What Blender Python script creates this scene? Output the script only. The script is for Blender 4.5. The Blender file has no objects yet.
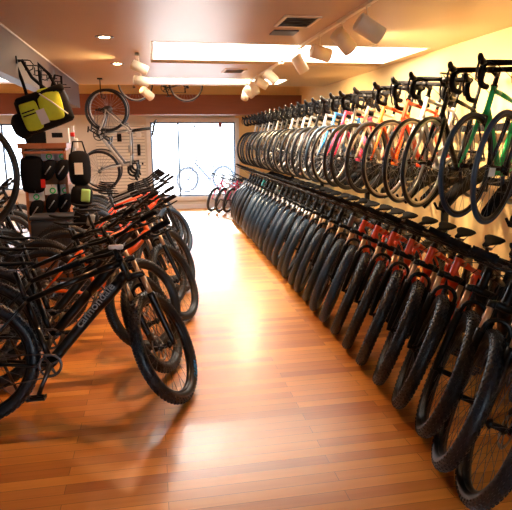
import bpy, math, random
from mathutils import Vector, Matrix, Euler
random.seed(7)
C = bpy.context.scene.collection
PI = math.pi
def R(d): return math.radians(d)

# ------------------------------------------------------------------ materials
def pmat(name, col, rough=0.5, metal=0.0, **kw):
    m = bpy.data.materials.new(name); m.use_nodes = True
    b = m.node_tree.nodes['Principled BSDF']
    b.inputs['Base Color'].default_value = (*col, 1)
    b.inputs['Roughness'].default_value = rough
    b.inputs['Metallic'].default_value = metal
    for k, v in kw.items():
        b.inputs[k.replace('_', ' ')].default_value = v
    return m
def noisy(m, scale=20, amount=0.25, bump=0.0):
    nt = m.node_tree; b = nt.nodes['Principled BSDF']
    tc = nt.nodes.new('ShaderNodeTexCoord'); n = nt.nodes.new('ShaderNodeTexNoise')
    n.inputs['Scale'].default_value = scale; n.inputs['Detail'].default_value = 4
    nt.links.new(tc.outputs['Object'], n.inputs['Vector'])
    mx = nt.nodes.new('ShaderNodeMix'); mx.data_type = 'RGBA'
    c = b.inputs['Base Color'].default_value[:3]
    mx.inputs['A'].default_value = (*[x*(1-amount) for x in c], 1)
    mx.inputs['B'].default_value = (*[min(1, x*(1+amount)) for x in c], 1)
    nt.links.new(n.outputs['Fac'], mx.inputs['Factor'])
    nt.links.new(mx.outputs['Result'], b.inputs['Base Color'])
    if bump:
        bp = nt.nodes.new('ShaderNodeBump'); bp.inputs['Strength'].default_value = bump; bp.inputs['Distance'].default_value = 0.01
        nt.links.new(n.outputs['Fac'], bp.inputs['Height']); nt.links.new(bp.outputs['Normal'], b.inputs['Normal'])
    return m
def emat(name, col, s):
    m = pmat(name, col, 0.6)
    b = m.node_tree.nodes['Principled BSDF']
    b.inputs['Emission Color'].default_value = (*col, 1); b.inputs['Emission Strength'].default_value = s
    return m
def wood(name, c1, c2, bw=1.3, bh=0.075, rough=0.28, axis='x', coat=0.0, mortar=None, grain=1.0):
    m = pmat(name, c1, rough); nt = m.node_tree; b = nt.nodes['Principled BSDF']
    tc = nt.nodes.new('ShaderNodeTexCoord'); mp = nt.nodes.new('ShaderNodeMapping')
    nt.links.new(tc.outputs['Object'], mp.inputs['Vector'])
    if axis == 'y': mp.inputs['Rotation'].default_value = (0, 0, PI/2)
    br = nt.nodes.new('ShaderNodeTexBrick')
    br.offset = 0.37; br.offset_frequency = 2; br.inputs['Scale'].default_value = 1
    br.inputs['Brick Width'].default_value = bw; br.inputs['Row Height'].default_value = bh
    br.inputs['Mortar Size'].default_value = 0.0012; br.inputs['Mortar Smooth'].default_value = 0.3
    br.inputs['Color1'].default_value = (0, 0, 0, 1); br.inputs['Color2'].default_value = (1, 1, 1, 1)
    br.inputs['Mortar'].default_value = (0.35, 0.35, 0.35, 1)
    nt.links.new(mp.outputs['Vector'], br.inputs['Vector'])
    mg = nt.nodes.new('ShaderNodeMapping'); mg.inputs['Scale'].default_value = (1.2, 22, 22) if axis == 'x' else (22, 1.2, 22)
    nt.links.new(tc.outputs['Object'], mg.inputs['Vector'])
    n = nt.nodes.new('ShaderNodeTexNoise'); n.inputs['Scale'].default_value = 1.6; n.inputs['Detail'].default_value = 6
    n.inputs['Distortion'].default_value = 0.6
    nt.links.new(mg.outputs['Vector'], n.inputs['Vector'])
    cm = nt.nodes.new('ShaderNodeMix'); cm.data_type = 'FLOAT'; cm.inputs['Factor'].default_value = 0.5*grain
    nt.links.new(br.outputs['Color'], cm.inputs['A']); nt.links.new(n.outputs['Fac'], cm.inputs['B'])
    ra = nt.nodes.new('ShaderNodeValToRGB')
    ra.color_ramp.elements[0].position = 0.12; ra.color_ramp.elements[0].color = (*c2, 1)
    ra.color_ramp.elements[1].position = 0.82; ra.color_ramp.elements[1].color = (*c1, 1)
    nt.links.new(cm.outputs['Result'], ra.inputs['Fac'])
    mx = nt.nodes.new('ShaderNodeMix'); mx.data_type = 'RGBA'
    mx.inputs['B'].default_value = (*(mortar or [x*0.35 for x in c2]), 1)
    nt.links.new(ra.outputs['Color'], mx.inputs['A']); nt.links.new(br.outputs['Fac'], mx.inputs['Factor'])
    nt.links.new(mx.outputs['Result'], b.inputs['Base Color'])
    b.inputs['Coat Weight'].default_value = coat; b.inputs['Coat Roughness'].default_value = 0.27
    bp = nt.nodes.new('ShaderNodeBump'); bp.inputs['Strength'].default_value = 0.12; bp.inputs['Distance'].default_value = 0.004
    nt.links.new(cm.outputs['Result'], bp.inputs['Height']); nt.links.new(bp.outputs['Normal'], b.inputs['Normal'])
    return m
def slat_mat(name, col, pitch=0.075):
    m = pmat(name, col, 0.5); nt = m.node_tree; b = nt.nodes['Principled BSDF']
    tc = nt.nodes.new('ShaderNodeTexCoord'); sp = nt.nodes.new('ShaderNodeSeparateXYZ')
    nt.links.new(tc.outputs['Object'], sp.inputs['Vector'])
    d = nt.nodes.new('ShaderNodeMath'); d.operation = 'DIVIDE'; d.inputs[1].default_value = pitch
    f = nt.nodes.new('ShaderNodeMath'); f.operation = 'FRACT'
    l = nt.nodes.new('ShaderNodeMath'); l.operation = 'LESS_THAN'; l.inputs[1].default_value = 0.16
    nt.links.new(sp.outputs['Z'], d.inputs[0]); nt.links.new(d.outputs[0], f.inputs[0]); nt.links.new(f.outputs[0], l.inputs[0])
    mx = nt.nodes.new('ShaderNodeMix'); mx.data_type = 'RGBA'
    mx.inputs['A'].default_value = (*col, 1); mx.inputs['B'].default_value = (*[c*0.35 for c in col], 1)
    nt.links.new(l.outputs[0], mx.inputs['Factor']); nt.links.new(mx.outputs['Result'], b.inputs['Base Color'])
    return m

M = {}
M['floor'] = wood('oak_floor', (0.92, 0.40, 0.070), (0.50, 0.145, 0.016), coat=0.55, rough=0.36, grain=.7)
M['ceil'] = noisy(pmat('ceiling_paint', (0.54, 0.37, 0.19), 0.40), 1.5, 0.06)
M['soffit'] = noisy(pmat('soffit_paint', (0.12, 0.080, 0.072), 0.5), 3, 0.08)
M['wall_y'] = noisy(pmat('warm_yellow_wall', (0.84, 0.60, 0.27), 0.7), 2, 0.06)
M['wall_w'] = noisy(pmat('cream_wall', (0.72, 0.68, 0.62), 0.7), 2, 0.04)
M['beam'] = wood('beam_wood', (0.22, 0.055, 0.012), (0.12, 0.028, 0.006), bw=6, bh=2, rough=0.6)
M['fixture'] = wood('fixture_wood', (0.50, 0.20, 0.075), (0.36, 0.12, 0.04), bw=4, bh=3, rough=0.45)
M['slat'] = slat_mat('slatwall', (0.78, 0.74, 0.66))
M['trimw'] = pmat('white_trim', (0.78, 0.78, 0.78), 0.4)
M['winframe'] = pmat('blue_grey_aluminium', (0.10, 0.16, 0.26), 0.35, 0.3)
M['strip'] = emat('light_diffuser', (1.0, 0.90, 0.76), 4.5)
M['lamp'] = emat('lamp_face', (1.0, 0.85, 0.62), 14.0)
M['down'] = emat('downlight_bulb', (1.0, 0.72, 0.42), 40.0)
M['cream'] = pmat('cream_enamel', (0.86, 0.76, 0.58), 0.42)
M['tyre'] = noisy(pmat('tyre_rubber_blue_sheen', (0.009, 0.015, 0.024), 0.40, 0.0, Specular_IOR_Level=0.5), 60, 0.3)  # black rubber, with the blue sheen of daylight put into its base colour
M['tyre_sheen'] = pmat('tyre_rubber_strong_sheen', (0.026, 0.058, 0.105), 0.40, 0.0, Specular_IOR_Level=0.5)  # same rubber with a stronger blue sheen painted into the colour
M['black'] = pmat('satin_black', (0.006, 0.006, 0.007), 0.38, 0.0, Specular_IOR_Level=0.3)
M['matte'] = noisy(pmat('black_cloth', (0.008, 0.008, 0.010), 0.8, 0.0, Specular_IOR_Level=0.15), 80, 0.4)
M['rim'] = pmat('black_rim', (0.02, 0.02, 0.022), 0.3, 0.5)
M['rimsilver'] = pmat('silver_rim', (0.55, 0.52, 0.48), 0.3, 0.9)
M['steel'] = pmat('steel', (0.45, 0.45, 0.46), 0.3, 1.0)
M['darksteel'] = pmat('dark_steel', (0.12, 0.12, 0.13), 0.35, 1.0)
M['gold'] = pmat('gold_stanchion', (0.75, 0.50, 0.30), 0.28, 0.7)
M['white'] = pmat('white_plastic', (0.80, 0.80, 0.80), 0.45)
M['paper'] = pmat('paper', (0.78, 0.76, 0.72), 0.8)
M['cardboard'] = noisy(pmat('cardboard', (0.62, 0.48, 0.32), 0.85), 8, 0.1)
M['yellow'] = noisy(pmat('hi_vis_yellow_fabric', (0.62, 0.74, 0.03), 0.6), 30, 0.12)
M['lime'] = pmat('lime_fabric', (0.40, 0.70, 0.22), 0.6)
M['greylight'] = pmat('grey_fabric', (0.30, 0.34, 0.37), 0.7)
M['navy'] = pmat('navy_fabric', (0.03, 0.05, 0.11), 0.7)
M['letter_grey'] = pmat('grey_lettering', (0.20, 0.18, 0.17), 0.4, 0.3)
M['letter_blue'] = pmat('blue_lettering', (0.02, 0.38, 0.85), 0.4)
M['letter_lime'] = pmat('lime_lettering', (0.55, 0.75, 0.05), 0.4)
M['redlens'] = pmat('red_plastic', (0.75, 0.03, 0.02), 0.3)
PAINT = dict(
    black=(0.007, 0.008, 0.009), red=(0.95, 0.08, 0.015), orange=(0.92, 0.15, 0.015), blue=(0.02, 0.24, 0.65),
    green=(0.02, 0.78, 0.20), white=(0.75, 0.74, 0.72), silver=(0.50, 0.49, 0.47), grey=(0.16, 0.17, 0.18),
    lime=(0.55, 0.75, 0.03), pink=(0.80, 0.05, 0.16), teal=(0.02, 0.40, 0.45), paleblue=(0.45, 0.62, 0.85), bone=(0.60, 0.52, 0.40), windowblue=(.015, .05, .13))
for k, c in PAINT.items():
    M['p_'+k] = pmat(k+'_frame_paint', c, 0.3, 0.0, Coat_Weight=0.1 if k == 'black' else 0.4, Specular_IOR_Level=0.25 if k == 'black' else 0.5)

# ------------------------------------------------------------------ mesh builder
class MB:
    def __init__(s): s.v = []; s.f = []; s.m = []; s.sm = []
    def add(s, vs, fs, mi=0, smooth=True):
        o = len(s.v); s.v += [tuple(v) for v in vs]
        for f in fs: s.f.append([i+o for i in f]); s.m.append(mi); s.sm.append(smooth)
        return s
    def box(s, c, d, mi=0, rot=None):
        hx, hy, hz = d[0]/2, d[1]/2, d[2]/2
        vs = [Vector((x*hx, y*hy, z*hz)) for x in (-1, 1) for y in (-1, 1) for z in (-1, 1)]
        if rot is not None: vs = [rot @ v for v in vs]
        c = Vector(c); vs = [v+c for v in vs]
        return s.add(vs, [(0,1,3,2),(4,6,7,5),(0,4,5,1),(2,3,7,6),(0,2,6,4),(1,5,7,3)], mi, False)
    def rbox(s, c, d, r=0.02, mi=0, rot=None, n=3, puff=0.0):
        # box with rounded edges: superellipsoid style grid mapped from a subdivided cube
        N = 6; c = Vector(c); idx = {}
        vs = []; fs = []
        def pt(p):
            q = Vector([max(-d[i]/2+r, min(d[i]/2-r, p[i]*d[i]/2)) for i in range(3)])
            e = Vector(p)
            dd = Vector([p[i]*d[i]/2-q[i] for i in range(3)])
            if dd.length > 1e-9: q = q + dd.normalized()*r
            if puff:
                q = q + Vector([p[i]*puff*(1-p[(i+1)%3]**2)*(1-p[(i+2)%3]**2) for i in range(3)])
            return q
        for ax in range(3):
            for sg in (-1, 1):
                g = []
                for i in range(N+1):
                    row = []
                    for j in range(N+1):
                        u = math.sin((i/N-0.5)*PI); w = math.sin((j/N-0.5)*PI)
                        p = [0, 0, 0]; p[ax] = sg; p[(ax+1)%3] = u; p[(ax+2)%3] = w
                        key = tuple(round(a, 5) for a in p)
                        if key not in idx:
                            idx[key] = len(vs); v = pt(p)
                            if rot is not None: v = rot @ v
                            vs.append(v+c)
                        row.append(idx[key])
                    g.append(row)
                for i in range(N):
                    for j in range(N):
                        f = (g[i][j], g[i+1][j], g[i+1][j+1], g[i][j+1])
                        fs.append(f if sg > 0 else f[::-1])
        return s.add(vs, fs, mi, True)
    def tube(s, pts, r, n=8, mi=0, flat=1.0, closed=False, caps=True):
        P = [Vector(p) for p in pts]; k = len(P)
        rr = r if isinstance(r, (list, tuple)) else [r]*k
        up = None; rings = []
        for i in range(k):
            if closed: t = P[(i+1) % k]-P[(i-1) % k]
            else: t = P[min(i+1, k-1)]-P[max(i-1, 0)]
            if t.length < 1e-9: t = Vector((0, 0, 1))
            t.normalize()
            if up is None:
                a = Vector((0, 1, 0)) if abs(t.y) < 0.9 else Vector((1, 0, 0))
                up = (a - t*a.dot(t)).normalized()
            else:
                up = up - t*up.dot(t)
                up = up.normalized() if up.length > 1e-6 else t.orthogonal().normalized()
            w = t.cross(up)
            rings.append([P[i]+up*(math.cos(2*PI*j/n)*rr[i]*flat)+w*(math.sin(2*PI*j/n)*rr[i]) for j in range(n)])
        vs = [v for g in rings for v in g]; fs = []
        for i in range(k if closed else k-1):
            a = i*n; b = ((i+1) % k)*n
            for j in range(n): fs.append((a+j, a+(j+1) % n, b+(j+1) % n, b+j))
        if not closed and caps:
            fs.append(tuple(range(n))[::-1]); fs.append(tuple((k-1)*n+j for j in range(n)))
        return s.add(vs, fs, mi, True)
    def cyl(s, a, b, r, n=16, mi=0, r2=None):
        return s.tube([a, b], [r, r if r2 is None else r2], n, mi)
    def lathe_y(s, prof, c=(0, 0, 0), n=40, mi=0, closed=True, mod=None):
        # prof: list of (radius, y); revolve about the y axis through c
        vs = []; fs = []; k = len(prof)
        for i in range(n):
            a = 2*PI*i/n; ca, sa = math.cos(a), math.sin(a)
            for (r, y) in prof: vs.append((c[0]+r*ca, c[1]+y, c[2]+r*sa))
        for i in range(n):
            a = i*k; b = ((i+1) % n)*k
            for j in range(k if closed else k-1): fs.append((a+j, b+j, b+(j+1) % k, a+(j+1) % k))
        return s.add(vs, fs, mi, True)
    def loft(s, secs, mi=0, caps=True):
        n = len(secs[0]); vs = [v for g in secs for v in g]; fs = []
        for i in range(len(secs)-1):
            for j in range(n): fs.append((i*n+j, i*n+(j+1) % n, (i+1)*n+(j+1) % n, (i+1)*n+j))
        if caps: fs.append(tuple(range(n))[::-1]); fs.append(tuple((len(secs)-1)*n+j for j in range(n)))
        return s.add(vs, fs, mi, True)
    def mesh(s, name, mats):
        me = bpy.data.meshes.new(name); me.from_pydata(s.v, [], s.f)
        me.polygons.foreach_set('material_index', s.m); me.polygons.foreach_set('use_smooth', s.sm)
        for m in (mats if isinstance(mats, (list, tuple)) else [mats]): me.materials.append(m)
        me.update(); return me
    def build(s, name, mats, parent=None, loc=(0, 0, 0), rot=None):
        o = bpy.data.objects.new(name, s.mesh(name, mats)); C.objects.link(o); o.location = loc
        if rot is not None: o.rotation_euler = rot
        if parent is not None: o.parent = parent
        return o
def empty(name, loc=(0, 0, 0), rot=(0, 0, 0)):
    o = bpy.data.objects.new(name, None); C.objects.link(o); o.location = loc; o.rotation_euler = rot
    o.empty_display_size = 0.1; return o
def tag(o, label=None, cat=None, group=None, kind=None):
    if label: o['label'] = label
    if cat: o['category'] = cat
    if group: o['group'] = group
    if kind: o['kind'] = kind
    return o
def struct(name, mb, mats, parent=None):
    o = mb.build(name, mats, parent)
    if parent is None: o['kind'] = 'structure'
    return o
def text_mesh(txt, size, mat, extrude=0.0006, bold=0.0, shear=0.0):
    cu = bpy.data.curves.new('lettering', 'FONT'); cu.body = txt; cu.size = size; cu.extrude = extrude
    cu.align_x = 'CENTER'; cu.align_y = 'CENTER'; cu.offset = bold; cu.shear = shear
    o = bpy.data.objects.new('lettering', cu); C.objects.link(o)
    dg = bpy.context.evaluated_depsgraph_get(); me = bpy.data.meshes.new_from_object(o.evaluated_get(dg))
    bpy.data.objects.remove(o); me.materials.clear(); me.materials.append(mat); me.name = 'lettering'
    return me

# ------------------------------------------------------------------ bicycle parts (x forward, y left, z up; front hub above x=0)
def tyre_mb(Ro, sr, knobs):
    mb = MB(); Rc = Ro-sr; prof = []
    base = sr*0.90 if knobs else sr
    for j in range(12):
        a = 2*PI*j/12; prof.append((Rc+base*math.cos(a), base*math.sin(a)))
    mb.lathe_y(prof, n=48)
    if knobs:
        n = 60
        for i in range(n):
            for q, off in ((0.0, 0), (0.46, 0.5), (-0.46, 0.5), (0.92, 0), (-0.92, 0), (1.25, 0.5), (-1.25, 0.5)):
                a = 2*PI*(i+off)/n
                ca, sa = math.cos(a), math.sin(a)
                er = Vector((ca, 0, sa)); et = Vector((-sa, 0, ca)); ey = Vector((0, 1, 0))
                nrm = er*math.cos(q)+ey*math.sin(q); tan = ey*math.cos(q)-er*math.sin(q)
                c = er*Rc+nrm*(sr*0.9)
                lx, ly = 0.0078, 0.0055; h = sr*0.085
                vs = [c+et*(lx*sx)+tan*(ly*sy)-nrm*0.003 for sx, sy in ((-1,-1),(1,-1),(1,1),(-1,1))]
                vs += [c+et*(lx*.8*sx)+tan*(ly*.8*sy)+nrm*h for sx, sy in ((-1,-1),(1,-1),(1,1),(-1,1))]
                mb.add(vs, [(4,5,6,7),(0,1,5,4),(1,2,6,5),(2,3,7,6),(3,0,4,7)], 0, False)
    return mb
def rim_mb(Rr, w, d):
    return MB().lathe_y([(Rr, -w), (Rr, w), (Rr-d*0.6, w), (Rr-d, w*0.35), (Rr-d, -w*0.35), (Rr-d*0.6, -w)], n=48)
def spokes_mb(Rr, n=28, r=0.0013):
    mb = MB()
    for i in range(n):
        a = 2*PI*i/n; side = 1 if i % 2 else -1
        b = a + (0.55 if (i//2) % 2 else -0.55)
        mb.tube([(0.022*math.cos(b), side*0.03, 0.022*math.sin(b)), (Rr*math.cos(a), 0, Rr*math.sin(a))], r, 4, caps=False)
    return mb
def hub_mb():
    mb = MB()
    mb.tube([(0,-.062,0),(0,-.05,0),(0,-.045,0),(0,-.03,0),(0,-.026,0),(0,.026,0),(0,.03,0),(0,.045,0),(0,.05,0),(0,.062,0)],
            [.009,.009,.016,.027,.015,.015,.027,.016,.009,.009], 14)
    return mb
def rotor_mb(Rr=0.085):
    mb = MB().lathe_y([(Rr, .043), (Rr, .0455), (Rr-.016, .0455), (Rr-.016, .043)], n=30)
    for i in range(5):
        a = 2*PI*i/5
        mb.tube([(0.02*math.cos(a), .044, .02*math.sin(a)), ((Rr-.012)*math.cos(a+.5), .044, (Rr-.012)*math.sin(a+.5))], .003, 4)
    return mb
def cassette_mb():
    mb = MB()
    for k in range(7):
        r = 0.026+0.0065*k; y = -.050+k*.0035
        mb.lathe_y([(r, y), (r, y+.0018), (.014, y+.0018), (.014, y)], n=24)
    return mb
def saddle_mb():
    mb = MB(); secs = []
    for x, w, z, t in ((.135,.010,.0,.012),(.12,.019,.004,.022),(.06,.024,.006,.026),(0,.036,.004,.030),(-.06,.062,.008,.034),(-.105,.074,.018,.034),(-.13,.062,.024,.026),(-.14,.035,.026,.014)):
        ring = []
        for j in range(12):
            a = 2*PI*j/12; cy, cz = math.cos(a), math.sin(a)
            ring.append((x, w*cy, z+(t*.35*cz if cz > 0 else t*.8*cz*(abs(cy)*.6+.25))))
        secs.append(ring)
    mb.loft(secs)
    return mb
def rails_mb():
    mb = MB()
    for s in (-1, 1): mb.tube([(.10,s*.012,-.012),(.05,s*.02,-.035),(-.05,s*.02,-.035),(-.10,s*.03,-.008)], .0035, 6)
    mb.box((0,0,-.038),(.04,.05,.014)); return mb
CACHE = {}
def cm(key, fn, mats):
    k = (key, tuple(m.name for m in (mats if isinstance(mats, (list, tuple)) else [mats])))
    if k not in CACHE:
        if key in CACHE: 
            me = CACHE[key].copy(); me.materials.clear()
            for m in (mats if isinstance(mats, (list, tuple)) else [mats]): me.materials.append(m)
            CACHE[k] = me
        else:
            CACHE[k] = CACHE[key] = fn().mesh(key, mats)
    return CACHE[k]

class Geo: pass
def geometry(kind):
    g = Geo()
    if kind == 'road':
        g.Ro, g.sr, g.wb = 0.345, 0.0145, 1.0; g.ha = R(72.5); off = .045; g.up = .375; g.ht = .175; g.st = .075
        g.bb = Vector((-.585, 0, .275)); g.sta = R(73.5); g.stl = .53; g.rim = (.327, .011, .028)
        g.sadz = 1.12
    else:
        g.Ro, g.sr, g.wb = 0.374, 0.039, 1.13; g.ha = R(68); off = .044; g.up = .50; g.ht = .115; g.st = .05
        g.bb = Vector((-.70, 0, .325)); g.sta = R(73); g.stl = .43; g.rim = (.312, .018, .022)
        g.sadz = .93
    g.a = Vector((-math.cos(g.ha), 0, math.sin(g.ha)))
    g.fw = Vector((math.sin(g.ha), 0, math.cos(g.ha)))
    g.hub = Vector((0, 0, g.Ro)); g.P0 = g.hub - g.fw*off
    g.hl = g.P0+g.a*g.up; g.hu = g.P0+g.a*(g.up+g.ht)
    g.rear = Vector((-g.wb, 0, g.Ro))
    g.sd = Vector((-math.cos(g.sta), 0, math.sin(g.sta)))
    g.sttop = g.bb+g.sd*g.stl
    g.stem0 = g.P0+g.a*(g.up+g.ht+g.st)
    if kind == 'road': g.bar = g.stem0+g.fw*.10+g.a*.0
    else: g.bar = g.stem0+g.fw*.055
    t = (g.sadz-g.sttop.z)/g.sd.z; g.sad = g.sttop+g.sd*t
    return g
GEO = {k: geometry(k) for k in ('mtb', 'road')}

def frame_mb(kind):
    # material slots: 0 main, 1 accent, 2 second accent
    g = GEO[kind]; mb = MB(); big = kind == 'mtb'
    hl, hu, bb = g.hl, g.hu, g.bb
    mb.tube([hl-g.a*.002, hl+g.a*.02, hu-g.a*.02, hu], [.026,.023,.023,.025] if big else [.022,.019,.018,.020], 14)
    d0 = hl+g.a*.028; d1 = bb+Vector((.0, 0, .01))
    if big:   # down tube with a bent, oversize shape
        def P(t):
            p = d0.lerp(d1, t); return p+Vector((.03, 0, .018))*math.sin(min(1, t*2.2)*PI)*.7
        ts = [0,.06,.12,.2,.3,.45,.6,.75,.9,1]
        pts = [P(t) for t in ts]
        mb.tube(pts[:3], [.026,.032,.036], 12, 1); mb.tube(pts[2:6], [.036,.037,.036,.034], 12, 0); mb.tube(pts[5:], [.034,.033,.032,.033,.035], 12, 0)
    else:
        mb.tube([d0, d0.lerp(d1,.4), d1], [.019,.021,.022], 12, 0)
    t0 = hu-g.a*.022; t1 = g.sttop-g.sd*.025
    q = [t0, t0.lerp(t1,.25)+Vector((0,0,.006)), t0.lerp(t1,.6)+Vector((0,0,.004)), t1]
    rr = [.023,.021,.018,.016] if big else [.018,.017,.015,.013]
    mb.tube(q[:2], rr[:2], 12, 2); mb.tube(q[1:], rr[1:], 12, 0)
    mb.tube([bb, bb.lerp(g.sttop,.55)], [.019,.017], 12, 0); mb.tube([bb.lerp(g.sttop,.55), g.sttop], .017, 12, 1)
    mb.cyl(bb+Vector((0,-.037,0)), bb+Vector((0,.037,0)), .023, 16)
    w = .068 if big else .062; wy = .040 if big else .030
    for s in (-1, 1):
        e = g.rear+Vector((0, s*w, 0))
        mb.tube([bb+Vector((-.01,s*.030,0)), bb+Vector((-.09,s*wy*1.05,.004)), g.rear.lerp(bb,.45)+Vector((0,s*(wy+.008),0)), e], [.011,.012,.010,.009], 8)
        top = g.sttop-g.sd*.03
        mb.tube([top+Vector((0,s*.014,0)), top+Vector((-.05,s*wy*.95,-.055)), g.rear.lerp(top,.5)+Vector((0,s*(wy+.012),0)), e], [.010,.010,.008,.008], 8, 1 if s else 0)
        mb.box(e+Vector((.002,0,0)), (.035,.006,.035))
    mb.tube([g.sttop-g.sd*.012, g.sttop+g.sd*.004], .020, 12)
    return mb
def fork_mb(kind):
    g = GEO[kind]; mb = MB()
    if kind == 'mtb':
        h = g.hub
        for s in (-1, 1):
            y = s*.066
            mb.tube([h+Vector((-.004,y,-.01)), h+g.a*.03+Vector((0,y,0)), h+g.a*.33+Vector((0,y,0)), h+g.a*.35+Vector((0,y,0))], [.013,.018,.023,.024], 12)
            mb.cyl(h+Vector((0,y-s*.012,0)), h+Vector((0,y+s*.012,0)), .013, 12)
        # arch in front of the tyre
        pts = []
        for i in range(9):
            t = i/8; y = .066*math.cos(PI*t)
            pts.append(h+g.a*(.335+.085*math.sin(PI*t)**.7)+g.fw*(.022+.01*math.sin(PI*t))+Vector((0,y,0)))
        mb.tube(pts, .0085, 8, flat=1.4)
        # crown
        cr = h+g.a*.475
        mb.tube([cr+Vector((0,-.080,-.002)), cr+Vector((-.01,-.06,.008)), g.P0+g.a*.490, cr+Vector((-.01,.06,.008)), cr+Vector((0,.080,-.002))], [.012,.019,.022,.019,.012], 10)
        for s in (-1, 1): mb.cyl(cr+Vector((0,s*.066,0))-g.a*.012, cr+Vector((0,s*.066,0))+g.a*.022, .021, 12)
        mb.cyl(g.P0+g.a*.48, g.hl, .022, 12)
    else:
        cr = g.hl-g.a*.012
        for s in (-1, 1):
            mb.tube([cr+Vector((0,s*.018,0)), cr-g.a*.03+Vector((0,s*.036,0)), cr-g.a*.18+g.fw*.008+Vector((0,s*.043,0)), g.hub+Vector((0,s*.052,0))],
                    [.014,.017,.013,.009], 10)
            mb.box(g.hub+Vector((0,s*.052,0)), (.02,.006,.026))
        mb.cyl(cr-g.a*.012, g.hl, .021, 12)
        mb.tube([cr+Vector((0,-.03,-.008)), cr, cr+Vector((0,.03,-.008))], [.014,.018,.014], 8)
    return mb
def stanchion_mb(kind):
    g = GEO[kind]; mb = MB()
    for s in (-1, 1): mb.cyl(g.hub+g.a*.33+Vector((0,s*.066,0)), g.hub+g.a*.47+Vector((0,s*.066,0)), .0165, 14)
    return mb
def stem_mb(kind):
    g = GEO[kind]; mb = MB()
    mb.cyl(g.hu, g.stem0+g.a*.02, .0165, 12)
    mb.cyl(g.hu, g.hu+g.a*.012, .024, 14)
    mb.tube([g.stem0, g.stem0.lerp(g.bar,.5), g.bar], [.019,.016,.018], 10)
    mb.cyl(g.bar+Vector((0,-.022,0)), g.bar+Vector((0,.022,0)), .021, 12)
    return mb
def bar_mb(kind):
    g = GEO[kind]; mb = MB(); b = g.bar
    if kind == 'mtb':
        mb.tube([b+Vector((-.05,-.37,.022)), b+Vector((-.02,-.2,.020)), b+Vector((0,-.09,.004)), b, b+Vector((0,.09,.004)), b+Vector((-.02,.2,.020)), b+Vector((-.05,.37,.022))],
                [.011,.011,.0145,.016,.0145,.011,.011], 10)
    else:
        pts = []
        for s in (-1, 1):
            h = [b+Vector((0,0,0)), b+Vector((0,s*.08,.001)), b+Vector((.003,s*.16,.0)), b+Vector((.02,s*.198,-.002)), b+Vector((.055,s*.208,-.006)), b+Vector((.085,s*.210,-.022)),
                 b+Vector((.098,s*.212,-.055)), b+Vector((.088,s*.215,-.095)), b+Vector((.055,s*.218,-.128)), b+Vector((.0,s*.22,-.138)), b+Vector((-.045,s*.222,-.140))]
            mb.tube(h, [.0165,.0165]+[.0190]*9, 10)
    return mb
def grip_mb(kind, s):
    g = GEO[kind]; b = g.bar; mb = MB()
    p0 = b+Vector((-.0325,s*.265,.0208)); p1 = b+Vector((-.052,s*.385,.022))
    n = 12; mb.tube([p0.lerp(p1,i/n) for i in range(n+1)], [.0185 if i % 2 else .0200 for i in range(n+1)], 10)
    return mb
def lever_mb(kind, s):
    g = GEO[kind]; b = g.bar; mb = MB()
    if kind == 'mtb':
        c = b+Vector((-.018,s*.225,.016))
        mb.cyl(c-Vector((0,.01,0)), c+Vector((0,.01,0)), .017, 10)
        mb.tube([c+Vector((.01,0,-.004)), c+Vector((.045,s*.01,-.012)), c+Vector((.045,s*.05,-.018)), c+Vector((.022,s*.14,-.022))], [.011,.011,.006,.006], 8)
        mb.tube([c+Vector((.03,-s*.05,-.006)), c+Vector((.045,s*.01,-.012))], [.010,.011], 8)
        mb.rbox(c+Vector((.0,-s*.03,-.018)), (.045,.035,.022), .008)
    else:
        c = b+Vector((.08,s*.211,-.010))
        mb.tube([c+Vector((-.02,0,-.002)), c+Vector((.02,0,.006)), c+Vector((.055,0,.014)), c+Vector((.075,0,.036)), c+Vector((.078,0,.05))], [.017,.023,.023,.019,.011], 10, 0, 0.85)
        mb.tube([c+Vector((.07,0,.012)), c+Vector((.085,0,-.03)), c+Vector((.078,s*.004,-.075)), c+Vector((.055,s*.008,-.105))], [.007,.008,.007,.005], 8)
    return mb
def cable_mb(kind):
    g = GEO[kind]; b = g.bar; mb = MB()
    if kind == 'mtb':
        for s, tgt in ((1, g.hl+Vector((.03,.05,-.05))), (-1, g.hu+Vector((-.05,-.02,-.06))), (1, g.hu+Vector((-.05,.02,-.07)))):
            p0 = b+Vector((.012,s*.18,.01)); p3 = tgt; p1 = p0+Vector((.13,-s*.08,-.03)); p2 = Vector((p3.x+.10, p3.y, p3.z+.10))
            mb.tube([(p0*(1-t)**3+p1*3*t*(1-t)**2+p2*3*t*t*(1-t)+p3*t**3) for t in [i/8 for i in range(9)]], .0028, 5)
        h = g.hub
        mb.tube([g.hl+Vector((.03,.05,-.05)), h+g.a*.35+g.fw*(-.03)+Vector((0,.072,0)), h+g.a*.12+Vector((-.03,.075,0))], .0028, 5)
    else:
        for s in (-1, 1):
            p0 = b+Vector((.10,s*.2,-.0)); p3 = g.hu+Vector((-.03,s*.02,-.05)); p1 = p0+Vector((.08,-s*.12,.0)); p2 = p3+Vector((.12,0,.03))
            mb.tube([(p0*(1-t)**3+p1*3*t*(1-t)**2+p2*3*t*t*(1-t)+p3*t**3) for t in [i/8 for i in range(9)]], .0025, 5)
    return mb
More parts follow.
